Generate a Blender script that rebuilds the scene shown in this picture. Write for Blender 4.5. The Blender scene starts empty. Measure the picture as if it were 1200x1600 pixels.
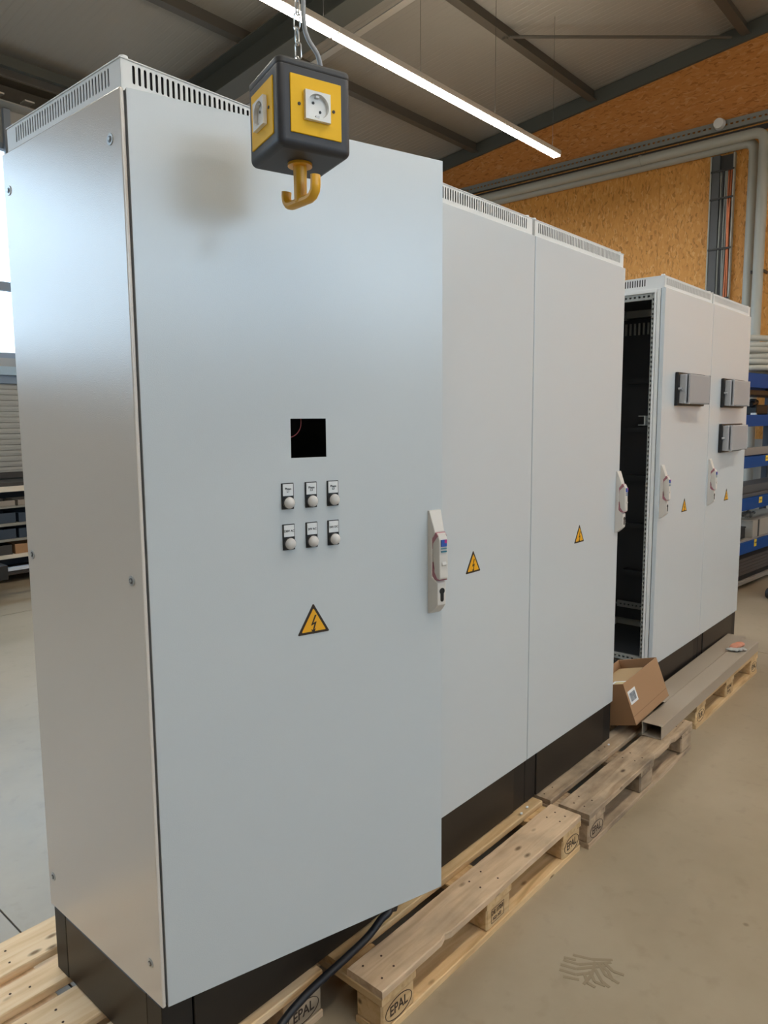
import bpy, bmesh, math, random
from mathutils import Vector, Matrix, Euler
random.seed(7)
S = bpy.context.scene
COL = S.collection
R = math.radians
PI = math.pi

# ------------------------------------------------------------------ camera
cam_d = bpy.data.cameras.new('camera')
cam = bpy.data.objects.new('camera', cam_d)
COL.objects.link(cam)
F = 1140.9153
cam_d.sensor_fit = 'HORIZONTAL'
cam_d.sensor_width = 36
cam_d.lens = F * 36 / 1200
cam_d.shift_x = -7.2959 / 1200
cam_d.shift_y = -10.9126 / 1200
cam_d.clip_start = 0.02
cam.location = (-0.8053, -1.4014, 1.6754)
yaw, pitch, roll = 0.8526, -0.1176, -0.0067
fw = Vector((math.sin(yaw)*math.cos(pitch), math.cos(yaw)*math.cos(pitch), math.sin(pitch)))
rt = Vector((math.cos(yaw), -math.sin(yaw), 0))
up = rt.cross(fw)
r2 = rt*math.cos(roll) + up*math.sin(roll)
u2 = -rt*math.sin(roll) + up*math.cos(roll)
cam.rotation_euler = Matrix((r2, u2, -fw)).transposed().to_euler()
S.camera = cam

# ------------------------------------------------------------------ world, exposure
W = bpy.data.worlds.new('daylight')
S.world = W
W.use_nodes = True
wn = W.node_tree
bg = wn.nodes['Background']
bg.inputs['Color'].default_value = (0.80, 0.90, 1.0, 1)
bg.inputs['Strength'].default_value = 4.3
_tc = wn.nodes.new('ShaderNodeTexCoord'); _sp = wn.nodes.new('ShaderNodeSeparateXYZ')
_cr = wn.nodes.new('ShaderNodeValToRGB')
_cr.color_ramp.elements[0].position = 0.0; _cr.color_ramp.elements[0].color = (0.10, 0.095, 0.085, 1)   # ground outside
_cr.color_ramp.elements[1].position = 0.03; _cr.color_ramp.elements[1].color = (0.64, 0.83, 1.0, 1)     # hazy bright sky
wn.links.new(_tc.outputs['Generated'], _sp.inputs[0]); wn.links.new(_sp.outputs['Z'], _cr.inputs[0])
wn.links.new(_cr.outputs[0], bg.inputs['Color'])
S.view_settings.view_transform = 'Standard'
S.view_settings.look = 'None'
S.view_settings.gamma = 1
S.view_settings.use_curve_mapping = False
S.view_settings.exposure = 0.72
S.cycles.max_bounces = 10
S.cycles.diffuse_bounces = 6
S.cycles.glossy_bounces = 4
S.cycles.sample_clamp_indirect = 8
LED = 31.0

def portal(loc, rot, sx, sy):
    l = bpy.data.lights.new('window_portal', 'AREA')
    l.shape = 'RECTANGLE'; l.size = sx; l.size_y = sy
    l.cycles.is_portal = True
    o = bpy.data.objects.new('window_portal', l); COL.objects.link(o)
    o.location = loc; o.rotation_euler = rot
portal((-1, 7.0, 3.5), (R(-90), 0, 0), 17.6, 2.3)
portal((.525, -9.0, 3.9), (R(90), 0, 0), 8.85, 1.8)

# ------------------------------------------------------------------ materials
def M(name, base, rough=0.5, metal=0.0, spec=0.5, emit=None, es=0, coat=0, alpha=1, trans=0):
    m = bpy.data.materials.new(name); m.use_nodes = True
    b = m.node_tree.nodes['Principled BSDF']
    b.inputs['Base Color'].default_value = (*base, 1)
    b.inputs['Roughness'].default_value = rough
    b.inputs['Metallic'].default_value = metal
    b.inputs['Specular IOR Level'].default_value = spec
    b.inputs['Coat Weight'].default_value = coat
    b.inputs['Transmission Weight'].default_value = trans
    b.inputs['Alpha'].default_value = alpha
    if emit:
        b.inputs['Emission Color'].default_value = (*emit, 1)
        b.inputs['Emission Strength'].default_value = es
    return m
def nd(m, t, **kw):
    n = m.node_tree.nodes.new(t)
    for k, v in kw.items():
        if k in n.inputs: n.inputs[k].default_value = v
        else: setattr(n, k, v)
    return n
def lk(m, a, b): m.node_tree.links.new(a, b)
def BS(m): return m.node_tree.nodes['Principled BSDF']
def ramp(m, fac, stops):
    r = nd(m, 'ShaderNodeValToRGB')
    cr = r.color_ramp
    while len(cr.elements) < len(stops): cr.elements.new(0.5)
    for e, (p, c) in zip(cr.elements, stops):
        e.position = p; e.color = (*c, 1)
    lk(m, fac, r.inputs['Fac'])
    return r.outputs['Color']
def coords(m, scale=(1, 1, 1), kind='Object', rnd=False):
    tc = nd(m, 'ShaderNodeTexCoord'); mp = nd(m, 'ShaderNodeMapping')
    mp.inputs['Scale'].default_value = scale
    lk(m, tc.outputs[kind], mp.inputs['Vector'])
    if rnd:
        oi = nd(m, 'ShaderNodeObjectInfo')
        mu = nd(m, 'ShaderNodeMath', operation='MULTIPLY'); mu.inputs[1].default_value = 37.0
        lk(m, oi.outputs['Random'], mu.inputs[0])
        cb = nd(m, 'ShaderNodeCombineXYZ')
        for i in range(3): lk(m, mu.outputs[0], cb.inputs[i])
        lk(m, cb.outputs[0], mp.inputs['Location'])
        return mp.outputs['Vector'], oi.outputs['Random']
    return mp.outputs['Vector']
def bump(m, h, strength, dist):
    b = nd(m, 'ShaderNodeBump'); b.inputs['Strength'].default_value = strength
    b.inputs['Distance'].default_value = dist
    lk(m, h, b.inputs['Height']); lk(m, b.outputs[0], BS(m).inputs['Normal'])

def powder(name, base, rough, bs=0.35, dist=0.0006, scale=420):
    m = M(name, base, rough)
    v = coords(m)
    n = nd(m, 'ShaderNodeTexNoise'); n.inputs['Scale'].default_value = scale; n.inputs['Detail'].default_value = 1.5
    lk(m, v, n.inputs['Vector'])
    bump(m, n.outputs['Fac'], bs, dist)
    return m
POWDER = powder('powder_coat_light_grey', (0.575, 0.625, 0.655), 0.21, 0.40, 0.0005, 430)
BS(POWDER).inputs['IOR'].default_value = 1.65
POWDER_SIDE = powder('powder_coat_side', (0.70, 0.645, 0.58), 0.16, 0.6, 0.0006, 430)  # same grey coat, warm reflected tone of the side put into the colour
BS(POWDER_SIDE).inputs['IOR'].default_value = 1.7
VENT = M('vent_light_grey', (0.72, 0.73, 0.72), 0.45)
PLINTH = powder('plinth_black', (0.014, 0.011, 0.009), 0.42, 0.2, 0.0004, 600)
PLINTHC = powder('plinth_corner_black', (0.009, 0.008, 0.008), 0.5, 0.2, 0.0004, 600)  # darkness of the corner recess put into a blacker colour
GALV = M('galvanised_steel', (0.28, 0.285, 0.26), 0.5, 0.3)
DARKIN = M('interior_shade', (0.02, 0.021, 0.024), 0.6)  # shade inside the cabinets put into the colour
BLACK = M('black_plastic', (0.012, 0.012, 0.013), 0.45)
BLACKG = M('dark_grey_plastic', (0.045, 0.043, 0.042), 0.5)
HANDLE = M('handle_pale_grey', (0.66, 0.63, 0.585), 0.35)
RED = M('red_gasket', (0.40, 0.17, 0.20), 0.5)
WHITEL = M('label_white', (0.75, 0.77, 0.78), 0.5)
INK = M('ink_black', (0.015, 0.015, 0.018), 0.6)
LENS = M('lens_milky', (0.62, 0.60, 0.58), 0.3)
SIGNY = M('sign_yellow', (0.85, 0.42, 0.015), 0.45)
SIGNK = M('sign_black', (0.03, 0.018, 0.012), 0.45)
SCREW = M('screw_steel', (0.5, 0.5, 0.49), 0.35, 0.4)
SCREWD = M('screw_dark', (.12, .12, .12), .4, .6)
CLEAR = M('clear_cover', (0.33, 0.35, 0.375), 0.35, 0.0, 0.35)
CLEARE = M('clear_cover_edge', (0.42, 0.43, 0.45), 0.15)
YEL = M('yellow_panel', (0.88, 0.50, 0.008), 0.5, spec=0.3)
YELH = M('yellow_hook', (0.80, 0.42, 0.03), 0.35)
CUBEK = M('cube_black_rubber', (0.035, 0.035, 0.04), 0.5)
SOCK = M('socket_white', (0.78, 0.78, 0.76), 0.25)
CHAIN = M('chain_zinc', (0.6, 0.6, 0.58), 0.3, 0.9)
CABLEG = M('cable_grey', (0.33, 0.34, 0.35), 0.5)
CABLEK = M('cable_black', (0.008, 0.009, 0.014), 0.45)
PIPEW = M('pipe_white', (0.44, 0.44, 0.39), 0.45)
STEEL = M('steel_painted', (0.085, 0.088, 0.074), 0.55)
STEELR = M('steel_purlin', (0.09, 0.078, 0.06), 0.55)
STEELZ = M('steel_zinc_strip', (0.50, 0.49, 0.45), 0.45, 0.6)
BLUE = M('rack_blue', (0.003, 0.055, 0.24), 0.6, spec=0.25)
WPANEL = M('white_board', (0.55, 0.53, 0.48), 0.6)
SHEET = M('sheet_beige_grey', (0.30, 0.27, 0.24), 0.5)
COPPER = M('copper_cable', (0.55, 0.16, 0.06), 0.35, 0.3)
CARDIN = M('cardboard_light', (0.42, 0.28, 0.14), 0.8)
WALLM = M('wall_grey_panel', (0.45, 0.45, 0.43), 0.7)
BLUEG = M('frame_blue_grey', (0.30, 0.36, 0.44), 0.5)
SHELFW = M('shelf_white', (0.72, 0.68, 0.60), 0.5)
BIN = M('storage_bin', (0.03, 0.05, 0.08), 0.5)
LEDM = M('led_diffuser', (0.9, 0.9, 0.85), 0.4, emit=(1.0, 0.93, 0.82), es=LED)
LEDU = M('led_added_glow', (0.9, 0.9, 0.85), 0.4, emit=(1.0, 0.93, 0.82), es=LED*.42)  # added upward glow to brighten the ceiling and upper wall
GLASSM = M('window_glass', (0.95, 0.98, 1), 0.02)
_t = nd(GLASSM, 'ShaderNodeBsdfTransparent'); _t.inputs['Color'].default_value = (.93, .97, 1, 1)
_x = nd(GLASSM, 'ShaderNodeMixShader'); _x.inputs[0].default_value = 0.06
lk(GLASSM, _t.outputs[0], _x.inputs[1]); lk(GLASSM, BS(GLASSM).outputs[0], _x.inputs[2])
lk(GLASSM, _x.outputs[0], GLASSM.node_tree.nodes['Material Output'].inputs['Surface'])

def wood(name, c1, c2, c3, dirt=0.3, rough=0.75):
    m = M(name, c1, rough)
    v, rnd = coords(m, (1.3, 14, 14), rnd=True)
    n = nd(m, 'ShaderNodeTexNoise'); n.inputs['Scale'].default_value = 2.4; n.inputs['Detail'].default_value = 6
    n.inputs['Distortion'].default_value = 0.8
    lk(m, v, n.inputs['Vector'])
    col = ramp(m, n.outputs['Fac'], [(0.28, c3), (0.46, c1), (0.60, c2), (0.78, c1)])
    # knots
    v2, _ = coords(m, (5, 11, 11), rnd=True)
    vo = nd(m, 'ShaderNodeTexVoronoi'); vo.inputs['Scale'].default_value = 1.0
    lk(m, v2, vo.inputs['Vector'])
    kf = ramp(m, vo.outputs['Distance'], [(0.05, (1, 1, 1)), (0.12, (0, 0, 0))])
    mx = nd(m, 'ShaderNodeMix', data_type='RGBA')
    lk(m, kf, mx.inputs[0]); lk(m, col, mx.inputs[6]); mx.inputs[7].default_value = (c3[0]*.35, c3[1]*.3, c3[2]*.25, 1)
    # dirt
    v3, _ = coords(m, (3, 5, 5), rnd=True)
    n3 = nd(m, 'ShaderNodeTexNoise'); n3.inputs['Scale'].default_value = 2; n3.inputs['Detail'].default_value = 5
    lk(m, v3, n3.inputs['Vector'])
    df = ramp(m, n3.outputs['Fac'], [(0.42, (0, 0, 0)), (0.75, (dirt, dirt, dirt))])
    m2 = nd(m, 'ShaderNodeMix', data_type='RGBA')
    lk(m, df, m2.inputs[0]); lk(m, mx.outputs[2], m2.inputs[6]); m2.inputs[7].default_value = (0.09, 0.075, 0.06, 1)
    hs = nd(m, 'ShaderNodeHueSaturation')
    mr = nd(m, 'ShaderNodeMapRange'); mr.inputs[3].default_value = 0.85; mr.inputs[4].default_value = 1.12
    lk(m, rnd, mr.inputs[0]); lk(m, mr.outputs[0], hs.inputs['Value']); lk(m, m2.outputs[2], hs.inputs['Color'])
    lk(m, hs.outputs[0], BS(m).inputs['Base Color'])
    bump(m, n.outputs['Fac'], 0.2, 0.002)
    return m
W_NEW = wood('wood_fresh_pine', (0.80, 0.58, 0.345), (0.84, 0.64, 0.41), (0.70, 0.48, 0.25), 0.03)
W_TAN = wood('wood_tan', (0.66, 0.48, 0.31), (0.72, 0.54, 0.36), (0.54, 0.38, 0.23), 0.35)
W_GREY = wood('wood_weathered', (0.43, 0.32, 0.21), (0.50, 0.38, 0.26), (0.28, 0.19, 0.12), 0.7)
W_GOLD = wood('wood_golden', (0.64, 0.43, 0.215), (0.70, 0.50, 0.27), (0.48, 0.31, 0.14), 0.2)
BOXM = M('cardboard', (0.38, 0.22, 0.115), 0.8)

def osb(name, vert=True, mul=(1, 1, 1)):
    m = M(name, (0.5, 0.3, 0.12), 0.55)
    v = coords(m)
    dn = nd(m, 'ShaderNodeTexNoise'); dn.inputs['Scale'].default_value = 9; dn.inputs['Detail'].default_value = 3
    lk(m, v, dn.inputs['Vector'])
    ml = nd(m, 'ShaderNodeVectorMath', operation='SCALE'); ml.inputs['Scale'].default_value = 0.10
    lk(m, dn.outputs['Color'], ml.inputs[0])
    ad = nd(m, 'ShaderNodeVectorMath', operation='ADD'); lk(m, v, ad.inputs[0]); lk(m, ml.outputs[0], ad.inputs[1])
    mp = nd(m, 'ShaderNodeMapping'); mp.inputs['Scale'].default_value = (1, 60, 20) if vert else (1, 16, 64)
    mp.inputs['Rotation'].default_value = (0.35 if vert else -0.1, 0, 0)
    lk(m, ad.outputs[0], mp.inputs['Vector'])
    vo = nd(m, 'ShaderNodeTexVoronoi'); vo.inputs['Scale'].default_value = 1.0
    lk(m, mp.outputs[0], vo.inputs['Vector'])
    se = nd(m, 'ShaderNodeSeparateColor'); lk(m, vo.outputs['Color'], se.inputs[0])
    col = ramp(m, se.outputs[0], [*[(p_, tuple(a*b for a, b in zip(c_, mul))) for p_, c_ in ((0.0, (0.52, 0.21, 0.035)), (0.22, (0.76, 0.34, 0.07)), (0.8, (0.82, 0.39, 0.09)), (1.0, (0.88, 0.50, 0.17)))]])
    lk(m, col, BS(m).inputs['Base Color'])
    bump(m, se.outputs[1], 0.25, 0.002)
    return m
OSBV = osb('osb_vertical', True)
OSBH = osb('osb_horizontal', False, (0.72, 0.60, 0.60))  # upper panels: shade above the lamps put into the darker tint

def concrete():
    m = M('polished_concrete', (0.3, 0.27, 0.22), 0.35)
    v = coords(m)
    a = nd(m, 'ShaderNodeTexNoise'); a.inputs['Scale'].default_value = 1.1; a.inputs['Detail'].default_value = 8; a.inputs['Roughness'].default_value = 0.62
    lk(m, v, a.inputs['Vector'])
    c = ramp(m, a.outputs['Fac'], [(0.3, (0.31, 0.255, 0.175)), (0.5, (0.365, 0.30, 0.21)), (0.7, (0.41, 0.345, 0.25))])
    b = nd(m, 'ShaderNodeTexNoise'); b.inputs['Scale'].default_value = 14; b.inputs['Detail'].default_value = 6
    lk(m, v, b.inputs['Vector'])
    mx = nd(m, 'ShaderNodeMix', data_type='RGBA', blend_type='MULTIPLY'); mx.inputs[0].default_value = 0.2
    sp = ramp(m, b.outputs['Fac'], [(0.28, (0.55, 0.52, 0.48)), (0.42, (1, 1, 1))])
    lk(m, c, mx.inputs[6]); lk(m, sp, mx.inputs[7]); lk(m, mx.outputs[2], BS(m).inputs['Base Color'])
    v_ = nd(m, 'ShaderNodeTexVoronoi'); v_.inputs['Scale'].default_value = 2.6
    lk(m, v, v_.inputs['Vector'])
    sk = ramp(m, v_.outputs['Distance'], [(0.012, (0.45, 0.42, 0.38)), (0.03, (1, 1, 1))])
    m3 = nd(m, 'ShaderNodeMix', data_type='RGBA', blend_type='MULTIPLY'); m3.inputs[0].default_value = 0.7
    lk(m, mx.outputs[2], m3.inputs[6]); lk(m, sk, m3.inputs[7]); lk(m, m3.outputs[2], BS(m).inputs['Base Color'])
    rr = nd(m, 'ShaderNodeMapRange'); rr.inputs[3].default_value = 0.25; rr.inputs[4].default_value = 0.5
    lk(m, a.outputs['Fac'], rr.inputs[0]); lk(m, rr.outputs[0], BS(m).inputs['Roughness'])
    return m
FLOORM = concrete()
CEILM = M('ceiling_sheet', (0.32, 0.295, 0.25), 0.6)

# ------------------------------------------------------------------ mesh helpers
class MB:
    def __init__(s): s.b = bmesh.new()
    def box(s, x0, x1, y0, y1, z0, z1, mt=None):
        vs = [s.b.verts.new((x, y, z)) for x in (x0, x1) for y in (y0, y1) for z in (z0, z1)]
        for f in ((0, 1, 3, 2), (4, 6, 7, 5), (0, 4, 5, 1), (2, 3, 7, 6), (0, 2, 6, 4), (1, 5, 7, 3)):
            s.b.faces.new([vs[i] for i in f])
        if mt is not None:
            bmesh.ops.transform(s.b, matrix=mt, verts=vs)
        return s
    def prism(s, poly, a0, a1, axis='x', mt=None):
        # poly: list of 2D, extruded along axis
        def P(p, a):
            if axis == 'x': return (a, p[0], p[1])
            if axis == 'y': return (p[0], a, p[1])
            return (p[0], p[1], a)
        A = [s.b.verts.new(P(p, a0)) for p in poly]; B = [s.b.verts.new(P(p, a1)) for p in poly]
        n = len(poly)
        s.b.faces.new(A); s.b.faces.new(B[::-1])
        for i in range(n): s.b.faces.new((A[i], B[i], B[(i+1) % n], A[(i+1) % n]))
        if mt is not None: bmesh.ops.transform(s.b, matrix=mt, verts=A+B)
        return s
    def cyl(s, p, q, r, n=16, r2=None, cap=True):
        p, q = Vector(p), Vector(q); d = (q-p); L = d.length; z = d.normalized()
        x = z.orthogonal().normalized(); y = z.cross(x)
        r2 = r if r2 is None else r2
        A = [s.b.verts.new(p + (x*math.cos(2*PI*i/n)+y*math.sin(2*PI*i/n))*r) for i in range(n)]
        B = [s.b.verts.new(q + (x*math.cos(2*PI*i/n)+y*math.sin(2*PI*i/n))*r2) for i in range(n)]
        for i in range(n): s.b.faces.new((A[i], A[(i+1) % n], B[(i+1) % n], B[i]))
        if cap: s.b.faces.new(A[::-1]); s.b.faces.new(B)
        return s
    def tube(s, pts, r, n=10, closed=False):
        pts = [Vector(p) for p in pts]; N = len(pts); rings = []; x = None
        for i, p in enumerate(pts):
            if closed: t = pts[(i+1) % N]-pts[i-1]
            else: t = pts[min(i+1, N-1)]-pts[max(i-1, 0)]
            t.normalize()
            x = t.orthogonal().normalized() if x is None else (x - t*x.dot(t)).normalized()
            y = t.cross(x)
            rings.append([s.b.verts.new(p+(x*math.cos(2*PI*k/n)+y*math.sin(2*PI*k/n))*r) for k in range(n)])
        for i in range(N if closed else N-1):
            a, b = rings[i], rings[(i+1) % N]
            for k in range(n): s.b.faces.new((a[k], a[(k+1) % n], b[(k+1) % n], b[k]))
        if not closed: s.b.faces.new(rings[0][::-1]); s.b.faces.new(rings[-1])
        return s
    def dome(s, c, r, h, axis, n=20, m=6):
        c = Vector(c); z = Vector(axis).normalized(); x = z.orthogonal().normalized(); y = z.cross(x); prev = None
        for j in range(m+1):
            a = j/m*PI/2
            if j == m:
                v = s.b.verts.new(c+z*h)
                for k in range(n): s.b.faces.new((prev[k], prev[(k+1) % n], v))
            else:
                rg = [s.b.verts.new(c+(x*math.cos(2*PI*k/n)+y*math.sin(2*PI*k/n))*r*math.cos(a)+z*h*math.sin(a)) for k in range(n)]
                if prev:
                    for k in range(n): s.b.faces.new((prev[k], prev[(k+1) % n], rg[(k+1) % n], rg[k]))
                else: s.b.faces.new(rg[::-1])
                prev = rg
        return s
    def out(s, name, mat, parent=None, smooth=False, bevel=0, seg=2, loc=None):
        bmesh.ops.recalc_face_normals(s.b, faces=s.b.faces)
        me = bpy.data.meshes.new(name); s.b.to_mesh(me); s.b.free()
        me.materials.append(mat)
        o = bpy.data.objects.new(name, me); COL.objects.link(o)
        if parent: o.parent = parent
        if loc: o.location = loc
        if smooth:
            me.polygons.foreach_set('use_smooth', [True]*len(me.polygons))
            try: me.set_sharp_from_angle(angle=R(40))
            except Exception: pass
        if bevel:
            b = o.modifiers.new('bevel', 'BEVEL'); b.width = bevel; b.segments = seg; b.limit_method = 'ANGLE'; b.angle_limit = R(40)
            b.harden_normals = False
        return o
def spline(P, n=8):
    P = [Vector(p) for p in P]; out = []
    for i in range(len(P)-1):
        p0 = P[max(0, i-1)]; p1 = P[i]; p2 = P[i+1]; p3 = P[min(len(P)-1, i+2)]
        for k in range(n):
            t = k/n
            out.append(.5*((2*p1)+(-p0+p2)*t+(2*p0-5*p1+4*p2-p3)*t*t+(-p0+3*p1-3*p2+p3)*t**3))
    out.append(P[-1]); return out
def tag(o, label=None, cat=None, group=None, kind=None):
    if label: o['label'] = label
    if cat: o['category'] = cat
    if group: o['group'] = group
    if kind: o['kind'] = kind
    return o
def thing(name, label, cat, loc=(0, 0, 0), rz=0, group=None):
    o = bpy.data.objects.new(name, None); COL.objects.link(o)
    o.empty_display_size = 0.05
    o.location = loc; o.rotation_euler = (0, 0, rz)
    return tag(o, label, cat, group)
def struct(o): o['kind'] = 'structure'; return o
def slot_plate(us, vs0, vs1, slots, th, P, rnd=True):
    """plate in (u,v) from us[0]..us[1], vs0..vs1; slots=[(u0,u1,v0,v1)] along u; P(u,v,t)->3D ; returns MB"""
    mb = MB(); b = mb.b; cache = {}
    def V(u, v, t):
        k = (round(u, 5), round(v, 5), t)
        if k not in cache: cache[k] = b.verts.new(P(u, v, t*th))
        return cache[k]
    def quad(pts):
        for t in (0, 1): b.faces.new([V(u, v, t) for u, v in (pts if t else pts[::-1])])
    def wall(a, c):
        b.faces.new((V(*a, 0), V(*c, 0), V(*c, 1), V(*a, 1)))
    edges = [us[0]]
    for i in range(len(slots)-1): edges.append((slots[i][1]+slots[i+1][0])/2)
    edges.append(us[1])
    for i, (u0, u1, v0, v1) in enumerate(slots):
        a, c = edges[i], edges[i+1]
        r = (u1-u0)/2 if rnd else 0
        um = (u0+u1)/2
        if rnd:
            hole = [(u0, v0+r), (u0+.3*r, v0+.3*r), (um, v0), (u1-.3*r, v0+.3*r), (u1, v0+r), (u1, v1-r), (u1-.3*r, v1-.3*r), (um, v1), (u0+.3*r, v1-.3*r), (u0, v1-r)]
            quad([(a, vs0), (c, vs0), (c, v0+r), (u1, v0+r), (u1-.3*r, v0+.3*r), (um, v0), (u0+.3*r, v0+.3*r), (u0, v0+r), (a, v0+r)])
            quad([(a, vs1), (a, v1-r), (u0, v1-r), (u0+.3*r, v1-.3*r), (um, v1), (u1-.3*r, v1-.3*r), (u1, v1-r), (c, v1-r), (c, vs1)])
            quad([(a, v0+r), (u0, v0+r), (u0, v1-r), (a, v1-r)])
            quad([(u1, v0+r), (c, v0+r), (c, v1-r), (u1, v1-r)])
        else:
            hole = [(u0, v0), (u1, v0), (u1, v1), (u0, v1)]
            quad([(a, vs0), (c, vs0), (c, v0), (u1, v0), (u0, v0), (a, v0)])
            quad([(a, v1), (u0, v1), (u1, v1), (c, v1), (c, vs1), (a, vs1)])
            quad([(a, v0), (u0, v0), (u0, v1), (a, v1)])
            quad([(u1, v0), (c, v0), (c, v1), (u1, v1)])
        for j in range(len(hole)): wall(hole[j], hole[(j+1) % len(hole)])
        for vv in (vs0, vs1): wall((a, vv), (c, vv))
    return mb
def text_mesh(s, size, mat, name, parent, loc, rot, spacing=1.0, bold=0.0, sx=1.0, th=0.0003):
    cu = bpy.data.curves.new(name, 'FONT'); cu.body = s; cu.size = size; cu.align_x = 'CENTER'; cu.align_y = 'CENTER'
    cu.extrude = th; cu.offset = bold; cu.space_character = spacing; cu.space_line = 0.85; cu.resolution_u = 3
    tmp = bpy.data.objects.new('tmp', cu); COL.objects.link(tmp)
    me = bpy.data.meshes.new_from_object(tmp.evaluated_get(bpy.context.evaluated_depsgraph_get()))
    bpy.data.objects.remove(tmp)
    me.materials.clear(); me.materials.append(mat)
    o = bpy.data.objects.new(name, me); COL.objects.link(o); o.parent = parent
    o.location = loc; o.rotation_euler = rot; o.scale = (sx, 1, 1)
    return o

# ------------------------------------------------------------------ setting
YB, YF, XR, XL = 7.05, -9.0, 8.5, -10.0
def zroof(y):
    RY = -1.0
    zt = 6.08 - 0.113*(RY-1.107)
    return zt - 0.113*abs(y-RY)
# floor: concrete slabs with recessed joints
mb = MB()
JX = [-10.0, -4.6, 0.068, 4.75, 8.5]; JY = [-9.0, -3.6, 5.2, 7.05]
fl = bpy.data.objects.new('floor', None)
slabs = []
mb = MB(); mb.box(XL-.2, XR+.2, YF-.2, YB+.2, -0.2, -0.006)
floor = struct(mb.out('floor', M('joint_dark', (0.05, 0.045, 0.04), 0.9)))
g = 0.003
for i in range(4):
    for j in range(3):
        mb = MB(); mb.box(JX[i]+g, JX[i+1]-g, JY[j]+g, JY[j+1]-g, -0.006, 0)
        mb.out('slab', FLOORM, floor)
# ceiling : trapezoid sheet
mb = MB(); b = mb.b
prof = []
x = XL
while x < XR:
    prof += [(x, 0), (x+.055, 0), (x+.06, .0018), (x+.075, .0018)]; x += .08
prof.append((XR, 0))
for ya, yb in ((YF, -1.0), (-1.0, YB)):
    A = [b.verts.new((px, ya, zroof(ya)+pz)) for px, pz in prof]; B = [b.verts.new((px, yb, zroof(yb)+pz)) for px, pz in prof]
    for i in range(len(prof)-1): b.faces.new((A[i], A[i+1], B[i+1], B[i]))
    A2 = [b.verts.new((px, ya, zroof(ya)+.15)) for px in (XL, XR)]; B2 = [b.verts.new((px, yb, zroof(yb)+.15)) for px in (XL, XR)]
    b.faces.new((A2[0], A2[1], B2[1], B2[0]))
struct(mb.out('ceiling', CEILM))
# right gable wall: OSB panels
mb = MB(); mb.prism([(YF, 0), (YB, 0), (YB, zroof(YB)+.1), (-1, zroof(-1)+.1), (YF, zroof(YF)+.1)], XR+.02, XR+.2, 'x')
wr = struct(mb.out('wall_right', M('stud_dark', (0.06, 0.04, 0.03), 0.9)))
yy = YF
ys = []
while yy < YB-.01: ys.append((yy, min(yy+1.25, YB))); yy += 1.25
for (a, c) in ys:
    for z0, z1 in ((0, 2.5), (2.5, 4.985)):
        MB().box(XR, XR+.02, a+.0015, c-.0015, z0+.0015, z1-.0015).out('osb_panel', OSBV, wr)
yy = YF
while yy < YB-.01:
    a, c = yy, min(yy+2.5, YB); yy += 2.5
    pts = [(a+.0015, 4.988), (c-.0015, 4.988), (c-.0015, zroof(c)-.005)]
    if a < -1 < c: pts.append((-1, zroof(-1)-.005))
    pts.append((a+.0015, zroof(a)-.005))
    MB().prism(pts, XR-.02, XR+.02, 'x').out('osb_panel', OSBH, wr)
mb = MB(); mb.prism([(YF, 0), (YB, 0), (YB, zroof(YB)+.1), (-1, zroof(-1)+.1), (YF, zroof(YF)+.1)], XL-.2, XL, 'x')
struct(mb.out('wall_left', M('wall_warm_board', (0.40, 0.27, 0.15), 0.7)))
# long walls with a window band
k = 0
for side, y0, y1, y, sg, WZ0, WZ1, WX in (('back', YB, YB+.2, YB, 1, 2.36, 4.62, [-9.8+2.95*i for i in range(7)]), ('front', YF-.2, YF, YF, -1, 2.9, 4.75, [-3.9, -.95, 2.0, 4.95])):
    mb = MB()
    mb.box(XL, XR, y0, y1, 0, WZ0)
    mb.box(XL, XR, y0, y1, WZ1, zroof(YB)+.14)
    mb.box(XL, WX[0], y0, y1, WZ0, WZ1); mb.box(WX[-1], XR, y0, y1, WZ0, WZ1)
    struct(mb.out('wall_'+side, WALLM))
    for x, x1 in zip(WX[:-1], WX[1:]):
        k += 1
        e = bpy.data.objects.new('window_%d' % k, None); COL.objects.link(e); struct(e)
        e.location = (x, y, WZ0)
        w = x1-x; h = WZ1-WZ0
        fb = MB()
        ya, yb2 = (0.0, 0.09) if sg > 0 else (-.09, 0.0)
        fb.box(0, .06, ya, yb2, 0, h); fb.box(w-.06, w, ya, yb2, 0, h); fb.box(.06, w-.06, ya, yb2, 0, .06); fb.box(.06, w-.06, ya, yb2, h-.06, h)
        zt = h*.34
        fb.box(.06, w-.06, ya, yb2, zt-.045, zt+.045)
        fb.box(w/2-.035, w/2+.035, ya, yb2, .06, h-.06)
        fb.out('window_frame', BLUEG, e)
        for q0, q1 in ((0.06, w/2-.035), (w/2+.035, w-.06)):
            for v0, v1 in ((.06, zt-.045), (zt+.045, h-.06)):
                yc = sg*.045
                MB().box(q0, q1, yc-.003, yc+.003, v0, v1).out('pane', GLASSM, e)

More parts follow.
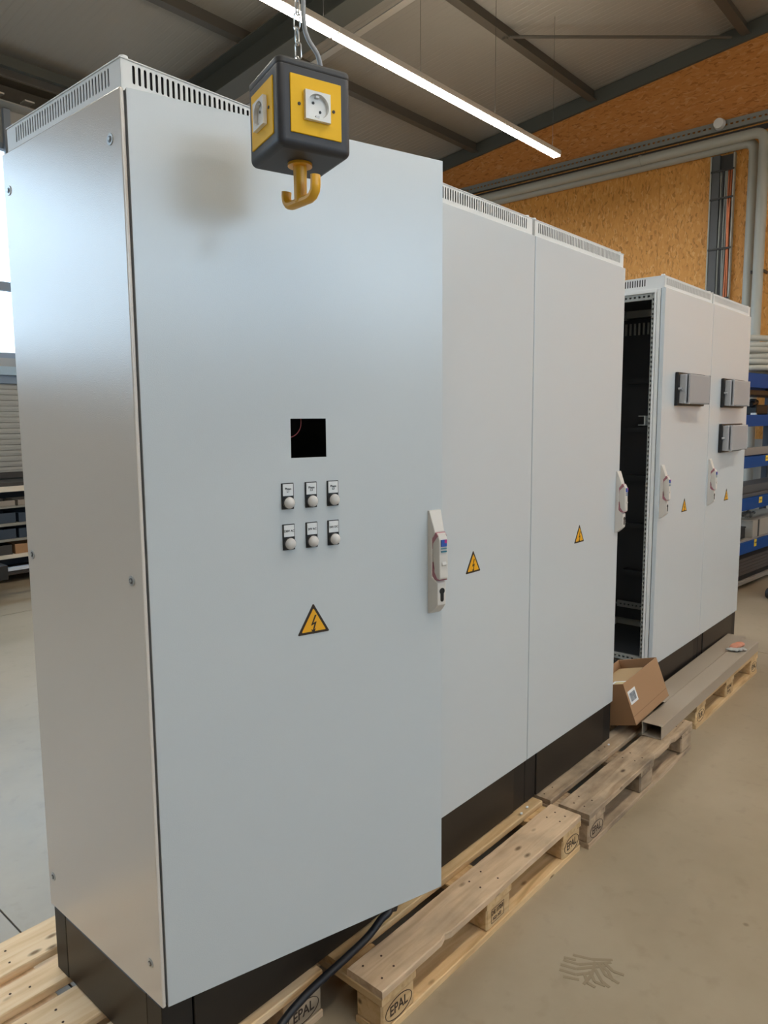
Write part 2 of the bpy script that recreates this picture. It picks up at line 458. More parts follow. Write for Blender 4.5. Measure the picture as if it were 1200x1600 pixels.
# ------------------------------------------------------------------ EUR pallets
def stamp(parent, text, cx, cz, y, s=1.0, ell=True, ink=INK):
    o = text_mesh(text, 0.042*s, ink, 'stamp', parent, (cx, y, cz), (PI/2, 0, 0), bold=0.0006, sx=0.85)
    if ell:
        mb = MB(); n = 28
        pts = [(cx+math.cos(2*PI*i/n)*.056*s, y-.0004, cz+math.sin(2*PI*i/n)*.031*s) for i in range(n)]
        mb.tube(pts, 0.0011, 4, closed=True); mb.out('stamp', ink, parent)
BURN = M('branding_brown', (0.045, 0.025, 0.015), 0.8)
def board(L, wdt, th, mat, parent, c, rz=0, name='board', rough_edge=0.0007, chips=()):
    """board with local x along its length, centred at c"""
    mb = MB(); b = mb.b; n = 48; rings = []; dd0 = dd1 = 0.0
    rg = random.Random(int(c[0]*1000)+int(c[1]*977)+int(c[2]*311))
    for i in range(n+1):
        x = -L/2+L*i/n
        dd0 = dd0*.8+rg.gauss(0, rough_edge*.35); dd1 = dd1*.8+rg.gauss(0, rough_edge*.35); d0, d1 = dd0, dd1
        z1 = th/2-abs(rg.gauss(0, .0003))
        for cx, dp in chips:
            if abs(x-cx) < L/n*.6: d0 += dp
        r = 0.003
        prof = [(-wdt/2+d0, -th/2), (wdt/2+d1, -th/2), (wdt/2+d1, z1-r), (wdt/2+d1-r, z1), (-wdt/2+d0+r, z1), (-wdt/2+d0, z1-r)]
        rings.append([b.verts.new((x, y, z)) for y, z in prof])
    for i in range(n):
        for k in range(6): b.faces.new((rings[i][k], rings[i][(k+1) % 6], rings[i+1][(k+1) % 6], rings[i+1][k]))
    b.faces.new(rings[0][::-1]); b.faces.new(rings[-1])
    o = mb.out(name, mat, parent); o.location = c; o.rotation_euler = (0, 0, rz)
    return o
def pallet(x0, y0, L, mats, label, stamps=('EPAL', 'EPAL'), mid=True, inner_mat=None, chips={}):
    t = thing('wooden_pallet', label, 'pallet', (x0, y0, 0), group='euro pallets under the cabinets')
    s = L/1.2
    top, low, blk = mats
    FB = .133 if abs(y0) > .1 else .145
    yb = [(0, FB), (.168 if FB < .14 else .185, .268 if FB < .14 else .285), (.3275, .4725), (.515, .615), (.655, .80)]
    for i, (a, c) in enumerate(yb):
        m = top if (i == 0 or inner_mat is None) else inner_mat
        board(L, c-a, .022, m, t, (L/2, (a+c)/2, .133), chips=chips.get(i, ()))
    for cx in (.0725*s, L/2, L-.0725*s):
        board(.8, .145, .022, low, t, (cx, .4, .111), rz=PI/2)
    for a, c in ((0, .10), (.3275, .4725), (.70, .80)):
        board(L, c-a, .022, low, t, (L/2, (a+c)/2, .011))
    for ix, cx in enumerate((.0725*s, L/2, L-.0725*s)):
        for a, c in ((0.002, .10), (.3275, .4725), (.70, .798)):
            mb = MB(); mb.box(-.0725*s+.001, .0725*s-.001, -(c-a)/2, (c-a)/2, -.039, .039)
            o = mb.out('block', blk, t, bevel=.006, seg=1); o.location = (cx, (a+c)/2, .061)
            if a < .01:
                yy = -(c-a)/2-.0006
                if ix == 0 and stamps[0]: stamp(o, stamps[0], 0, -.002, yy, 1.0, ink=BURN)
                if ix == 2 and stamps[1]: stamp(o, stamps[1], 0, -.002, yy, 1.0, ink=BURN)
                if ix == 1 and mid:
                    text_mesh('DE 1720', .02, BURN, 'stamp', o, (-.01, yy, .012), (PI/2, 0, 0), bold=.0004)
                    text_mesh('KD HT', .016, BURN, 'stamp', o, (-.01, yy, -.010), (PI/2, 0, 0), bold=.0004)
                    mb = MB(); mb.box(-.045, .03, yy-.0003, yy, -.022, -.020); mb.box(-.045, .03, yy-.0003, yy, .025, .027)
                    mb.box(-.045, -.043, yy-.0003, yy, -.022, .027); mb.box(.028, .030, yy-.0003, yy, -.022, .027); mb.out('stamp', BURN, o)
    mb = MB()
    rg = random.Random(int(x0*100)+5)
    for (a, c) in yb:
        for cx in (.0725*s, L/2, L-.0725*s):
            for dx in (-.035, .035):
                for f in ((.3, .72) if c-a > .12 else (.5,)):
                    px = cx+dx*rg.uniform(.6, 1.2); py = a+(c-a)*f+rg.uniform(-.01, .01)
                    mb.cyl((px, py, .1432), (px, py, .1446), .0035, 7)
    tag(mb.out('nail', M('nail_rust', (0.07, 0.035, 0.02), 0.8), t), kind='stuff')
    return t
pallet(-.69, -.017, 1.172, (W_NEW, W_TAN, W_GREY), 'fresh pale pine pallet sticking out left of the nearest cabinet', ('', 'EPAL'))
pallet(.53, -.20, 1.16, (W_TAN, W_GOLD, W_GOLD), 'tan pallet with a stained front board, nearest of the pallets in front of the row', ('EPAL', 'EPAL'), inner_mat=W_GOLD, chips={0: ((-.29, .008),)})
pallet(1.712, -.225, 1.15, (W_GREY, W_GREY, W_GREY), 'weathered grey-brown pallet holding the near end of the metal ducts', ('EPAL', ''), mid=False, chips={0: ((.1, .006), (.3, .008))})
pallet(3.115, -.165, 1.165, (W_GOLD, W_GOLD, W_GOLD), 'golden pine pallet at the far end under the metal ducts', ('EUR', 'EPAL'))

# ------------------------------------------------------------------ cabinets
H = 2.0; PL = 0.187; D = 0.564; ZB = 0.145
def door_panel(w, hole=None):
    t = .022
    if not hole:
        return MB().box(0, w, 0, t, 0, H)
    u0, u1, v0, v1 = hole
    mb = slot_plate((0, w), 0, H, [(u0, u1, v0, v1)], .002, lambda u, v, tt: (u, tt, v), rnd=False)
    e = .0021
    mb.box(0, w, e, t, 0, .002).box(0, w, e, t, H-.002, H).box(0, .002, e, t, .0021, H-.0021).box(w-.002, w, e, t, .0021, H-.0021)
    return mb
def handle(door, u, zc, big=True):
    """comfort handle centred at u on the door face y=0, protruding to -y. z span .2825 m"""
    z0 = zc-.1412; z1 = zc+.1413; w = .042
    poly = [(0, z0), (0, z1), (-.006, z1), (-.026, z1-.055), (-.026, z1-.062), (-.014, z1-.075), (-.014, z0+.105), (-.036, z0+.088), (-.036, z0+.028), (-.020, z0+.012), (-.004, z0)]
    mb = MB(); mb.prism(poly, u-w/2, u+w/2, 'x')
    for v in mb.b.verts:
        k = 1-min(1, abs(v.co.y)/.036)*.34
        v.co.x = u+(v.co.x-u)*k
    mb.out('handle_base', HANDLE, door, bevel=.002)
    poly = [(-.012, z1-.066), (-.034, z1-.058), (-.043, z1-.075), (-.046, z0+.105), (-.044, z0+.099), (-.020, z0+.099), (-.020, z0+.125), (-.012, z1-.12)]
    MB().prism(poly, u-.014, u+.014, 'x').out('handle_lever', HANDLE, door, bevel=.003)
    g = [(-.010, z1-.064), (-.030, z1-.0565), (-.038, z1-.066), (-.016, z1-.088), (-.012, z1-.12), (-.016, z0+.125), (-.036, z0+.099), (-.043, z0+.0965), (-.018, z0+.0965), (-.008, z0+.12)]
    MB().prism(g, u-.0152, u+.0152, 'x').out('handle_gasket', RED, door, bevel=.001)
    # thumb recess, badge, lock
    mb = MB(); mb.prism([(-.0452, z0+.135), (-.049, z0+.139), (-.0465, z0+.148)], u-.007, u+.007, 'x').out('thumb_grip', HANDLE, door, bevel=.001)
    zz = z1-.084
    y = -.0462
    MB().box(u-.009, u+.009, y-.0008, y+.003, zz-.010, zz+.008).out('badge', M('badge_blue', (0.03, 0.10, 0.42), 0.4), door)
    MB().box(u+.001, u+.009, y-.0012, y+.001, zz-.001, zz+.008).out('badge', M('badge_magenta', (0.45, 0.03, 0.22), 0.4), door)
    MB().box(u-.009, u+.009, y-.0008, y+.003, zz-.0165, zz-.0145).box(u-.009, u+.009, y-.0008, y+.003, zz-.025, zz-.022).out('badge', M('badge_teal', (0.02, 0.18, 0.25), 0.4), door)
    kz = z0+.066
    mb = MB(); mb.cyl((u+.001, -.030, kz), (u+.001, -.0372, kz), .0085, 16); mb.box(u-.0042, u+.0062, -.0372, -.03, kz-.024, kz-.005)
    mb.cyl((u+.001, -.030, kz-.024), (u+.001, -.0372, kz-.024), .0052, 12)
    mb.out('lock_cylinder', BLACK, door)
def warn(door, u, z0, s=.0875, y=-.0012):
    h = s*.866
    def tri(k, a, c, m):
        cz = z0+h/3
        P = [(u+math.cos(PI/2+i*2*PI/3)*s/math.sqrt(3)*k, cz+math.sin(PI/2+i*2*PI/3)*s/math.sqrt(3)*k) for i in range(3)]
        # clipped corners
        Q = []
        for i in range(3):
            p, q, r = Vector(P[i]), Vector(P[i-1]), Vector(P[(i+1) % 3])
            Q += [tuple(p+(q-p)*.03), tuple(p+(r-p)*.03)]
        MB().prism(Q, a, c, 'y').out('warning_sign', m, door)
    tri(1, y, 0, SIGNK); tri(.76, y-.0006, y, SIGNY)
    cz = z0+h/3-.002; k = s*.0105/.0875*1
    bolt = [(.3, 2.2), (-.75, -.25), (.15, .1), (-.25, -1.25), (-.75, -1.1), (-.05, -2.3), (.5, -1.0), (.12, -1.2), (.75, .65), (-.15, .35), (.75, 2.2)]
    MB().prism([(u+a*k, cz+b_*k) for a, b_ in bolt], y-.0010, y-.0006, 'y').out('warning_sign', SIGNK, door)
def lamp(door, u, zt, txt):
    # top-centre u, top z
    MB().box(u-.0155, u+.0155, -.004, 0, zt-.062, zt).out('lamp_plate', BLACK, door, bevel=.001)
    MB().box(u-.0130, u+.0130, -.0055, -.004, zt-.030, zt-.002).out('lamp_label', WHITEL, door)
    text_mesh(txt, .0072, INK, 'lamp_text', door, (u, -.0058, zt-.0165), (PI/2, 0, 0), bold=.0001)
    mb = MB(); mb.cyl((u, -.004, zt-.046), (u, -.012, zt-.046), .0145, 24); mb.out('lamp_collar', BLACKG, door, smooth=True)
    mb = MB(); mb.dome((u, -.011, zt-.046), .0138, .011, (0, -1, 0)); mb.out('lamp_lens', LENS, door, smooth=True)
def meter(door, u0, z0, w=.43, h=.178):
    MB().box(u0, u0+w, -.018, 0, z0, z0+h).out('meter_bezel', BLACK, door, bevel=.004)
    a, c = u0+.035, u0+.37
    MB().box(a-.016, a+.006, -.052, -.018, z0+.012, z0+h-.012).out('cover_hinge', CLEARE, door, bevel=.003)
    mb = MB(); mb.box(a+.004, c, -.066, -.018, z0+.010, z0+h-.010)
    mb.out('clear_cover', CLEAR, door, bevel=.008, seg=3)
    MB().box(a+.004, a+.014, -.0675, -.05, z0+.008, z0+h-.008).out('cover_rim', CLEARE, door, bevel=.002)
    MB().box(c-.006, c+.004, -.0675, -.018, z0+.009, z0+h-.009).out('cover_rim', CLEARE, door, bevel=.002)
    mb = MB(); mb.cyl((a-.026, -.018, z0+h/2), (a-.026, -.036, z0+h/2), .007, 12); mb.cyl((a-.045, -.03, z0+h/2), (a-.012, -.03, z0+h/2), .004, 8)
    mb.out('cover_latch', CLEARE, door, smooth=True)

def cabinet(x, y, w, label, left=True, right=False, open_deg=0, hinge='left', hole=None, opened_side=False):
    c = thing('control_cabinet', label, 'cabinet', (x, y, ZB), group=None)
    gp = .0015
    # plinth
    for cx in (0, w-.085):
        for cy in (.010, D-.075):
            MB().box(cx+gp, cx+.085-gp, cy, cy+.065, 0, PL-.002).out('plinth_corner', PLINTHC, c, bevel=.002, seg=1)
    MB().box(.0865, w-.0865, .006, .02, .002, PL-.003).out('plinth_trim', PLINTH, c, bevel=.002, seg=1)
    MB().box(.0865, w-.0865, D-.024, D-.01, .002, PL-.003).out('plinth_trim', PLINTH, c, bevel=.002, seg=1)
    MB().box(.002, .014, .0765, D-.0765, .002, PL-.003).out('plinth_trim', PLINTH, c, bevel=.002, seg=1)
    MB().box(w-.014, w-.002, .0765, D-.0765, .002, PL-.003).out('plinth_trim', PLINTH, c, bevel=.002, seg=1)
    # frame
    mb = MB()
    z0, z1 = PL, PL+H
    p = .045
    for cx in (.020, w-.020-p):
        for cy in (.030, D-.018-p):
            if opened_side and cx < .1: continue
            mb.box(cx, cx+p, cy, cy+p, z0, z1-.002)
    for cy in (.030, D-.018-p):
        mb.box(.020, w-.020, cy, cy+p, z0, z0+p); mb.box(.020, w-.020, cy, cy+p, z1-p, z1-.002)
    for cx in (.020, w-.020-p):
        if opened_side and cx < .1: continue
        mb.box(cx, cx+p, .03, D-.018, z0, z0+p); mb.box(cx, cx+p, .03, D-.018, z1-p, z1-.002)
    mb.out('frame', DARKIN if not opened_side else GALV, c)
    if opened_side:
        # left side without its panel: pale post edge, perforated galvanised profiles
        for cy, sg in ((.026, 1), (D-.026, -1)):
            a, b2 = sorted((cy, cy+sg*.018)); MB().box(.002, .03, a, b2, z0, z1-.002).out('post', VENT, c, bevel=.002)
            a, b2 = sorted((cy+sg*.020, cy+sg*.031)); MB().box(.001, .045, a, b2, z0+.0, z1-.01).out('post_lip', VENT, c, bevel=.002)
            u0, u1 = sorted((cy+sg*.033, cy+sg*.047))
            um = (u0+u1)/2
            sl = [(z0+.03+i*.0245, z0+.042+i*.0245, um-.0035, um+.0035) for i in range(79)]
            slot_plate((z0, z1-.01), u0, u1, sl, .02, lambda u, v, t: (.010+t, v, u), rnd=False).out('perforated_profile', GALV, c)
            MB().box(.032, .036, u0, u1, z0, z1-.01).out('profile_back', DARKIN, c)
        for zz, up_ in ((z1-.052, 1), (z0+.004, 0)):
            sl = [(.085+i*.0245, .097+i*.0245, zz+.012, zz+.022) for i in range(16)]
            slot_plate((.074, D-.074), zz, zz+.032, sl, .018, lambda u, v, t: (.010+t, u, v), rnd=False).out('perforated_profile', GALV, c)
        MB().box(.002, .03, .044, D-.044, z1-.020, z1-.002).out('post', VENT, c, bevel=.002)
        MB().box(.012, .05, .088, .094, z0+1.35-.05, z0+1.35).box(.012, .05, .094, .125, z0+1.30, z0+1.303).box(.012, .05, .094, .125, z0+1.347, z0+1.35).out('bracket', GALV, c)
        # inner mounting plate rail, pale bars standing in for light through the far vents
        for i in range(16):
            MB().box(w-.10, w-.09, .09+i*.028, .102+i*.028, z1-.155, z1-.085).out('vent_light_bar', GALV, c)
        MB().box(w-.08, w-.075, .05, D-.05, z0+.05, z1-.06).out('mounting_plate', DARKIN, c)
        sl = [(.09+i*.026, .102+i*.026, z0+.145, z0+.155) for i in range(16)]
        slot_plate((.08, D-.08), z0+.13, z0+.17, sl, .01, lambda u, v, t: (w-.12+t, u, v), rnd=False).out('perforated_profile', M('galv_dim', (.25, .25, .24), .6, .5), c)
        for k in range(5):
            MB().box(w-.135, w-.085, .12, .45, z0+.35+k*.3, z0+.38+k*.3).out('rail', DARKIN, c)
    else:
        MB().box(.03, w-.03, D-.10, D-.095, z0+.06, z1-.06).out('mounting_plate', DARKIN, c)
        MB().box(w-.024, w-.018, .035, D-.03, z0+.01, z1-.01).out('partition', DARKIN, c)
    if left:
        s = MB().prism([(0, .001), (.0095, .001), (.0095, .026), (.018, .026), (.018, D+.008), (0, D+.008)], z0, z1, 'z').out('side_panel', POWDER_SIDE, c, bevel=.003)
        for sy in (.0455, D-.004-.008):
            sy = min(sy, D-.022)
            for sz in (PL+1.91, PL+.997, PL+.093):
                mb = MB(); mb.cyl((0, sy, sz), (-.0018, sy, sz), .0115, 20); o = mb.out('screw', SCREW, s, smooth=True)
                mb = MB(); mb.cyl((-.0012, sy, sz), (-.0030, sy, sz), .0068, 16, .006); mb.out('screw', SCREWD, s, smooth=True)
                mb = MB(); mb.cyl((-.0028, sy, sz), (-.0042, sy, sz), .0034, 10); mb.out('screw', SCREW, s)
    if right:
        MB().box(w-.018, w, .026, D, z0, z1).out('side_panel', POWDER_SIDE, c, bevel=.004)
    MB().box(.019 if left else .001, w-.019 if right else w-.001, D-.012, D+.006, z0, z1).out('back_panel', POWDER, c, bevel=.003)
    MB().box(.02, w-.02, .03, D-.02, z0-.0015, z0+.003).out('floor_plate', DARKIN, c)
    # vent hood
    ins = .009; zt = z1+.0585; zb = z1-.002
    hood = None
    def slots(a, e, pitch=.01305, wd=.0064):
        n = int((e-a)/pitch)
        return [(a+i*pitch, a+i*pitch+wd, z1+.0165, z1+.0525) for i in range(n)]
    v0, v1 = zb, zt
    hood = slot_plate((ins, w-ins), v0, v1, slots(.034, w-.030), .0015, lambda u, v, t: (u, ins+t, v)).out('vent_front', VENT, c)
    slot_plate((ins, w-ins), v0, v1, slots(.034, w-.030), .0015, lambda u, v, t: (u, D-ins-t, v)).out('vent_back', VENT, c)
    slot_plate((ins+.0016, D-ins-.0016), v0, v1, slots(.055, D-.05) if not opened_side else slots(.11, D-.11), .0015, lambda u, v, t: (ins+t, u, v)).out('vent_side', VENT, c)
    slot_plate((ins+.0016, D-ins-.0016), v0, v1, slots(.055, D-.05), .0015, lambda u, v, t: (w-ins-t, u, v)).out('vent_side', VENT, c)
    MB().box(ins-.002, w-ins+.002, ins-.002, D-ins+.002, zt-.0005, zt+.003).out('roof_plate', VENT, c, bevel=.0015)
    MB().box(ins+.006, w-ins-.006, ins+.006, D-ins-.006, z1+.001, zt-.001).out('slot_shade_box', BLACK, c)  # black box added behind the slots, standing in for their shade
    for cx in (ins+.016, w-ins-.016):
        for cy in (ins+.016, D-ins-.016):
            MB().cyl((cx, cy, zt+.002), (cx, cy, zt+.0115), .0105, 16, .009).out('roof_cap', VENT, c, smooth=True)
    # door
    wd = w-.004-(.0085 if open_deg else 0)
    d = door_panel(wd, hole).out('door', POWDER, c, bevel=.003)
    d.location = (.002, 0, PL)
    if hinge == 'left' and open_deg:
        d.location = (.0120, -.0034, PL); d.rotation_euler = (0, 0, -R(open_deg))
    return c, d
zd = ZB+PL   # world z of door bottom
c1, d1 = cabinet(0, 0, .8004, 'nearest grey cabinet with its door ajar, lamps and a square cut-out', open_deg=15.68, hole=(.3545-.0125, .448-.0125, 1.5848-zd, 1.6768-zd))
U = -.0125
for (u, txt) in ((.3415, 'Phase\nL1'), (.4030, 'Phase\nL2'), (.4625, 'Phase\nL3')): lamp(d1, u+U, 1.5265-zd, txt)
for (u, txt) in ((.3420, '230V AC'), (.4030, '24V AC'), (.4625, '24V DC')): lamp(d1, u+U, 1.4290-zd, txt)
warn(d1, .4043+U, 1.1515-zd)
handle(d1, .7725+U, 1.29-zd)
# red wire seen through the cut-out
mb = MB(); n = 18
mb.tube(spline([(q_-.0125, .030, z_-zd) for q_, z_ in ((.380, 1.75), (.392, 1.70), (.396, 1.665), (.388, 1.645), (.372, 1.634), (.352, 1.634), (.33, 1.64))], 5), .0012, 6)
mb.out('wire', M('wire_red', (.35, .05, .05), .5), d1)
c2, d2 = cabinet(.8004, 0, .8195, 'closed grey cabinet between the ajar-door cabinet and the next closed one', left=False)
warn(d2, 1.235-.8024, 1.1505-zd); handle(d2, .032, 1.29-zd)
c3, d3 = cabinet(1.6199, 0, .7915, 'closed grey cabinet with handle at its right edge, beside the dark gap', left=False, right=True)
warn(d3, 2.021-1.622, 1.1505-zd); handle(d3, .7700, 1.29-zd)
c4, d4 = cabinet(3.0026, .044, .7591, 'grey cabinet with open dark left side and one covered meter', left=False, hinge='right', opened_side=True)
handle(d4, .038, 1.283-zd); warn(d4, 3.399-3.0046, 1.1405-zd); meter(d4, .1754, 1.735-zd)
c5, d5 = cabinet(3.7617, .044, .7686, 'farthest grey cabinet with two covered meters, beside the blue rack', left=False, right=True, hinge='right')
handle(d5, .044, 1.280-zd); warn(d5, 4.165-3.7637, 1.1375-zd); meter(d5, 3.957-3.7637, 1.730-zd); meter(d5, 3.953-3.7637, 1.452-zd)

# ------------------------------------------------------------------ hanging socket cube
Ck = Vector((-0.805, -1.401, 1.675)); kk = .88
cp = Ck+(Vector((.3235, -.1654, 2.3105))-Ck)*kk
cube = thing('socket_cube', 'black and yellow power cube with white sockets hanging before the first cabinet', 'power outlet', cp, 0)
cube.rotation_euler = (R(-1.3), R(0.6), -.3044)
s = .085*kk
MB().box(-s+.0015, s-.0015, -s+.0015, s-.0015, -s, s).out('housing', CUBEK, cube, bevel=.013, seg=5, smooth=True)
rp = []
for q_ in range(4):
    cx_, cy_ = ((s-.016), (s-.016)) if q_ == 0 else ((-s+.016), (s-.016)) if q_ == 1 else ((-s+.016), (-s+.016)) if q_ == 2 else ((s-.016), (-s+.016))
    for j_ in range(7):
        a_ = PI/2*q_+PI/2*j_/6
        rp.append((cx_+.0155*math.cos(a_), cy_+.0155*math.sin(a_)))
MB().prism(rp, s-.012, s+.0035, 'z').out('housing_lid', BLACKG, cube, bevel=.005, seg=4, smooth=True)
cb_ = MB().prism([(x_*.985, y_*.985) for x_, y_ in rp], s-.02, s-.012, 'z').out('housing_joint', BLACK, cube)
for zrot in (0, -PI/2, PI/2, PI):
    pw, ph = .0509, .0501
    rotm = Matrix.Rotation(zrot, 4, 'Z')
    def place(mbx, name, mat, par, **kw):
        bmesh.ops.transform(mbx.b, matrix=rotm, verts=mbx.b.verts[:]); return mbx.out(name, mat, par, **kw)
    pn = place(MB().box(-pw, pw, -s-.0008, -s+.004, -ph, ph), 'side_plate', YEL, cube, bevel=.0008, seg=1)
    sq = .025
    # socket with recessed well
    mb = MB(); b = mb.b; n = 32; yo, yi = -s-.0085, -s-.0008
    outer, inner, well = [], [], []
    for i in range(n):
        a = 2*PI*i/n+PI/4; ca, sa = math.cos(a), math.sin(a); k = sq/max(abs(ca), abs(sa))
        outer.append((ca*k, sa*k)); inner.append((ca*.0212, sa*.0212)); well.append((ca*.0202, sa*.0202))
    OV = [b.verts.new((x, yo, z)) for x, z in outer]; OB = [b.verts.new((x, yi, z)) for x, z in outer]
    IV = [b.verts.new((x, yo, z)) for x, z in inner]; WV = [b.verts.new((x, -s+.003-.004, z)) for x, z in well]
    for i in range(n):
        j = (i+1) % n
        b.faces.new((OV[i], OV[j], IV[j], IV[i])); b.faces.new((OB[i], OB[j], OV[j], OV[i])); b.faces.new((IV[i], IV[j], WV[j], WV[i]))
    b.faces.new(WV); b.faces.new(OB)
    place(mb, 'socket', SOCK, pn)
    mb = MB()
    for dx, dz in ((-.0068, .0068), (.0068, -.0068)): mb.cyl((dx, -s-.0006, dz), (dx, -s-.0018, dz), .0026, 10)
    place(mb, 'socket_hole', BLACK, pn)
    place(MB().box(-.0035, .0035, -s-.006, -s-.001, .0155, .019), 'earth_clip', SCREW, pn)
    place(MB().box(-.0035, .0035, -s-.006, -s-.001, -.019, -.0155), 'earth_clip', SCREW, pn)
    mb = MB()
    for dx in (-.0345, .0345): mb.cyl((dx, -s-.0006, 0), (dx, -s-.0022, 0), .0029, 12)
    place(mb, 'plate_screw', M('screw_black', (.03, .02, .015), .5), pn)
# hook: disc, stem, double J of rectangular/round section
MB().cyl((0, 0, -s-.005), (0, 0, -s+.001), .0235, 24).out('hook_flange', YELH, cube, smooth=True)
mb = MB(); mb.cyl((0, 0, -s-.072), (0, 0, -s-.004), .0120, 16, .0130)
hk = mb.out('hook_stem', YELH, cube, smooth=True, bevel=.002)
mb = MB(); b = mb.b
path = []
for i in range(11):
    a = PI+PI*i/10
    path.append((.0285*math.cos(a), .030*math.sin(a)-.010-.0))
path = [(-.045, .015), (-.046, .006), (-.044, -.004), (-.038, -.011), (-.028, -.014), (0, -.014), (.028, -.014), (.038, -.011), (.045, -.003), (.047, .008), (.047, .024)]
rings = []
for i, (px, pz) in enumerate(path):
    q0 = path[max(0, i-1)]; q1 = path[min(len(path)-1, i+1)]
    tx, tz = q1[0]-q0[0], q1[1]-q0[1]; L = math.hypot(tx, tz); nx, nz = -tz/L, tx/L
    ring = []
    for k in range(10):
        a = 2*PI*k/10
        ring.append(b.verts.new((px+nx*.0085*math.cos(a), .0105*math.sin(a), pz+nz*.0085*math.cos(a))))
    rings.append(ring)
for i in range(len(rings)-1):
    for k in range(10): b.faces.new((rings[i][k], rings[i][(k+1) % 10], rings[i+1][(k+1) % 10], rings[i+1][k]))
b.faces.new(rings[0]); b.faces.new(rings[-1])
ho = mb.out('hook', YELH, cube, smooth=True, loc=(0, 0, -s-.056)); ho.rotation_euler = (0, 0, R(-78))
# eye and chain
mb = MB(); mb.tube([(.012*math.cos(a), 0, s+.014+.012*math.sin(a)) for a in [2*PI*i/16 for i in range(16)]], .0022, 6, True); mb.out('eye', CHAIN, cube, smooth=True)
top = cp+Vector((0, 0, s+.02))
ch = thing('chain', 'thin zinc link chain holding up the socket cube', 'chain', top)
zc = 0; i = 0
lk_b = MB(); n = 16
pts = []
for q in range(n):
    a = 2*PI*q/n
    pts.append((.0062*math.cos(a), 0, .0085*math.sin(a)+(.0072 if math.sin(a) > 0 else -.0072)))
lk_b.tube(pts, .0016, 6, True)
l0 = lk_b.out('link', CHAIN, ch, smooth=True)
Zceil = zroof(top.y)-top.z
nlinks = 0
while nlinks < 60:
    o = l0 if nlinks == 0 else l0.copy()
    if nlinks: COL.objects.link(o); o.parent = ch
    o.location = (.0012*math.sin(nlinks*1.9), 0, .008+nlinks*.0262)
    o.rotation_euler = (0, R(3*math.sin(nlinks*2.1)), R(90*(nlinks % 2)+20))
    nlinks += 1
zc = .008+nlinks*.0262
MB().tube([(0, 0, zc-.012), (0, 0, Zceil)], .0018, 6).out('wire_rope', CHAIN, ch)
# supply cable
cb = MB()
ctrl = [(.034, .005, s-.004), (.042, .005, s+.018), (.038, 0, s+.045), (.020, 0, s+.075), (.013, .0, s+.105), (.0125, 0, s+.16), (.014, 0, s+.35), (.013, 0, s+.7), (.014, 0, Zceil+s)]
cb.tube(spline(ctrl), .0044, 10)
o = cb.out('supply_cable', CABLEG, None, smooth=True); o.location = cp; o.rotation_euler = (0, 0, -.9)
tag(o, 'grey supply cable curving out of the top of the socket cube', 'cable')

# ------------------------------------------------------------------ ducts, box, cable on the pallets
def duct(x0, x1, y0, w, h, label, skew):
    t = thing('metal_duct', label, 'cable duct', (x0, y0, .1455), R(skew), group='metal ducts on the pallets')
    L = x1-x0; th = .003
    mb = MB(); b = mb.b
    o_ = [(0, 0), (w, 0), (w, h), (0, h)]; i_ = [(th, th), (w-th, th), (w-th, h-th), (th, h-th)]
    V = [[[b.verts.new((x, p[0], p[1])) for p in pp] for pp in (o_, i_)] for x in (0, L)]
    for k in range(4):
        j = (k+1) % 4
        b.faces.new((V[0][0][k], V[0][0][j], V[1][0][j], V[1][0][k])); b.faces.new((V[0][1][k], V[1][1][k], V[1][1][j], V[0][1][j]))
        for e in (0, 1): b.faces.new((V[e][0][k], V[e][0][j], V[e][1][j], V[e][1][k]))
    mb.out('duct_body', DUCT, t, bevel=.0015, seg=1)
    MB().box(.002, L-.002, -.0025, 0, h*.80, h*.985).box(.002, L-.002, w, w+.0025, h*.80, h*.985).out('lid_edge', DUCT, t)
    return t
DUCT = M('duct_grey_beige', (0.40, 0.345, 0.275), 0.45, 0.1)
n_ = nd(DUCT, 'ShaderNodeTexNoise'); n_.inputs['Scale'].default_value = 3
duct(2.545, 4.27, -.187, .095, .068, 'grey metal duct with an open near end, outer one of the pair', .7)
duct(2.87, 4.36, -.080, .105, .061, 'grey metal duct beside the cabinet plinth, inner one of the pair, behind the box', .7)
# gloves on the far end
mb = MB(); b = mb.b
gl = thing('work_glove', 'crumpled pink and grey work glove on the far end of the outer duct', 'glove', (4.02, -.10, .2140), R(-25))
def blob(pts, name, mat, sq=.5):
    mb = MB()
    for (x, y, z, r) in pts:
        m4 = Matrix.Translation((x, y, z)) @ Matrix.Diagonal((1.25, .8, sq, 1))
        bmesh.ops.create_icosphere(mb.b, subdivisions=2, radius=r, matrix=m4)
    o = mb.out(name, mat, gl, smooth=True)
    rm = o.modifiers.new('remesh', 'REMESH'); rm.mode = 'VOXEL'; rm.voxel_size = .006; rm.use_smooth_shade = True
blob([(0, 0, .018, .035), (.04, .01, .018, .034), (-.035, -.01, .015, .026)], 'glove_palm', M('glove_pink', (.60, .26, .17), .8))
blob([(-.065, -.02, .012, .020), (-.045, -.035, .012, .016), (-.02, -.042, .012, .016), (.01, -.046, .012, .016), (-.085, -.012, .012, .015), (-.08, -.035, .011, .013), (-.06, -.055, .011, .013), (-.03, -.062, .011, .013), (.005, -.066, .011, .013)], 'glove_fingers', M('glove_grey', (.42, .42, .40), .8))
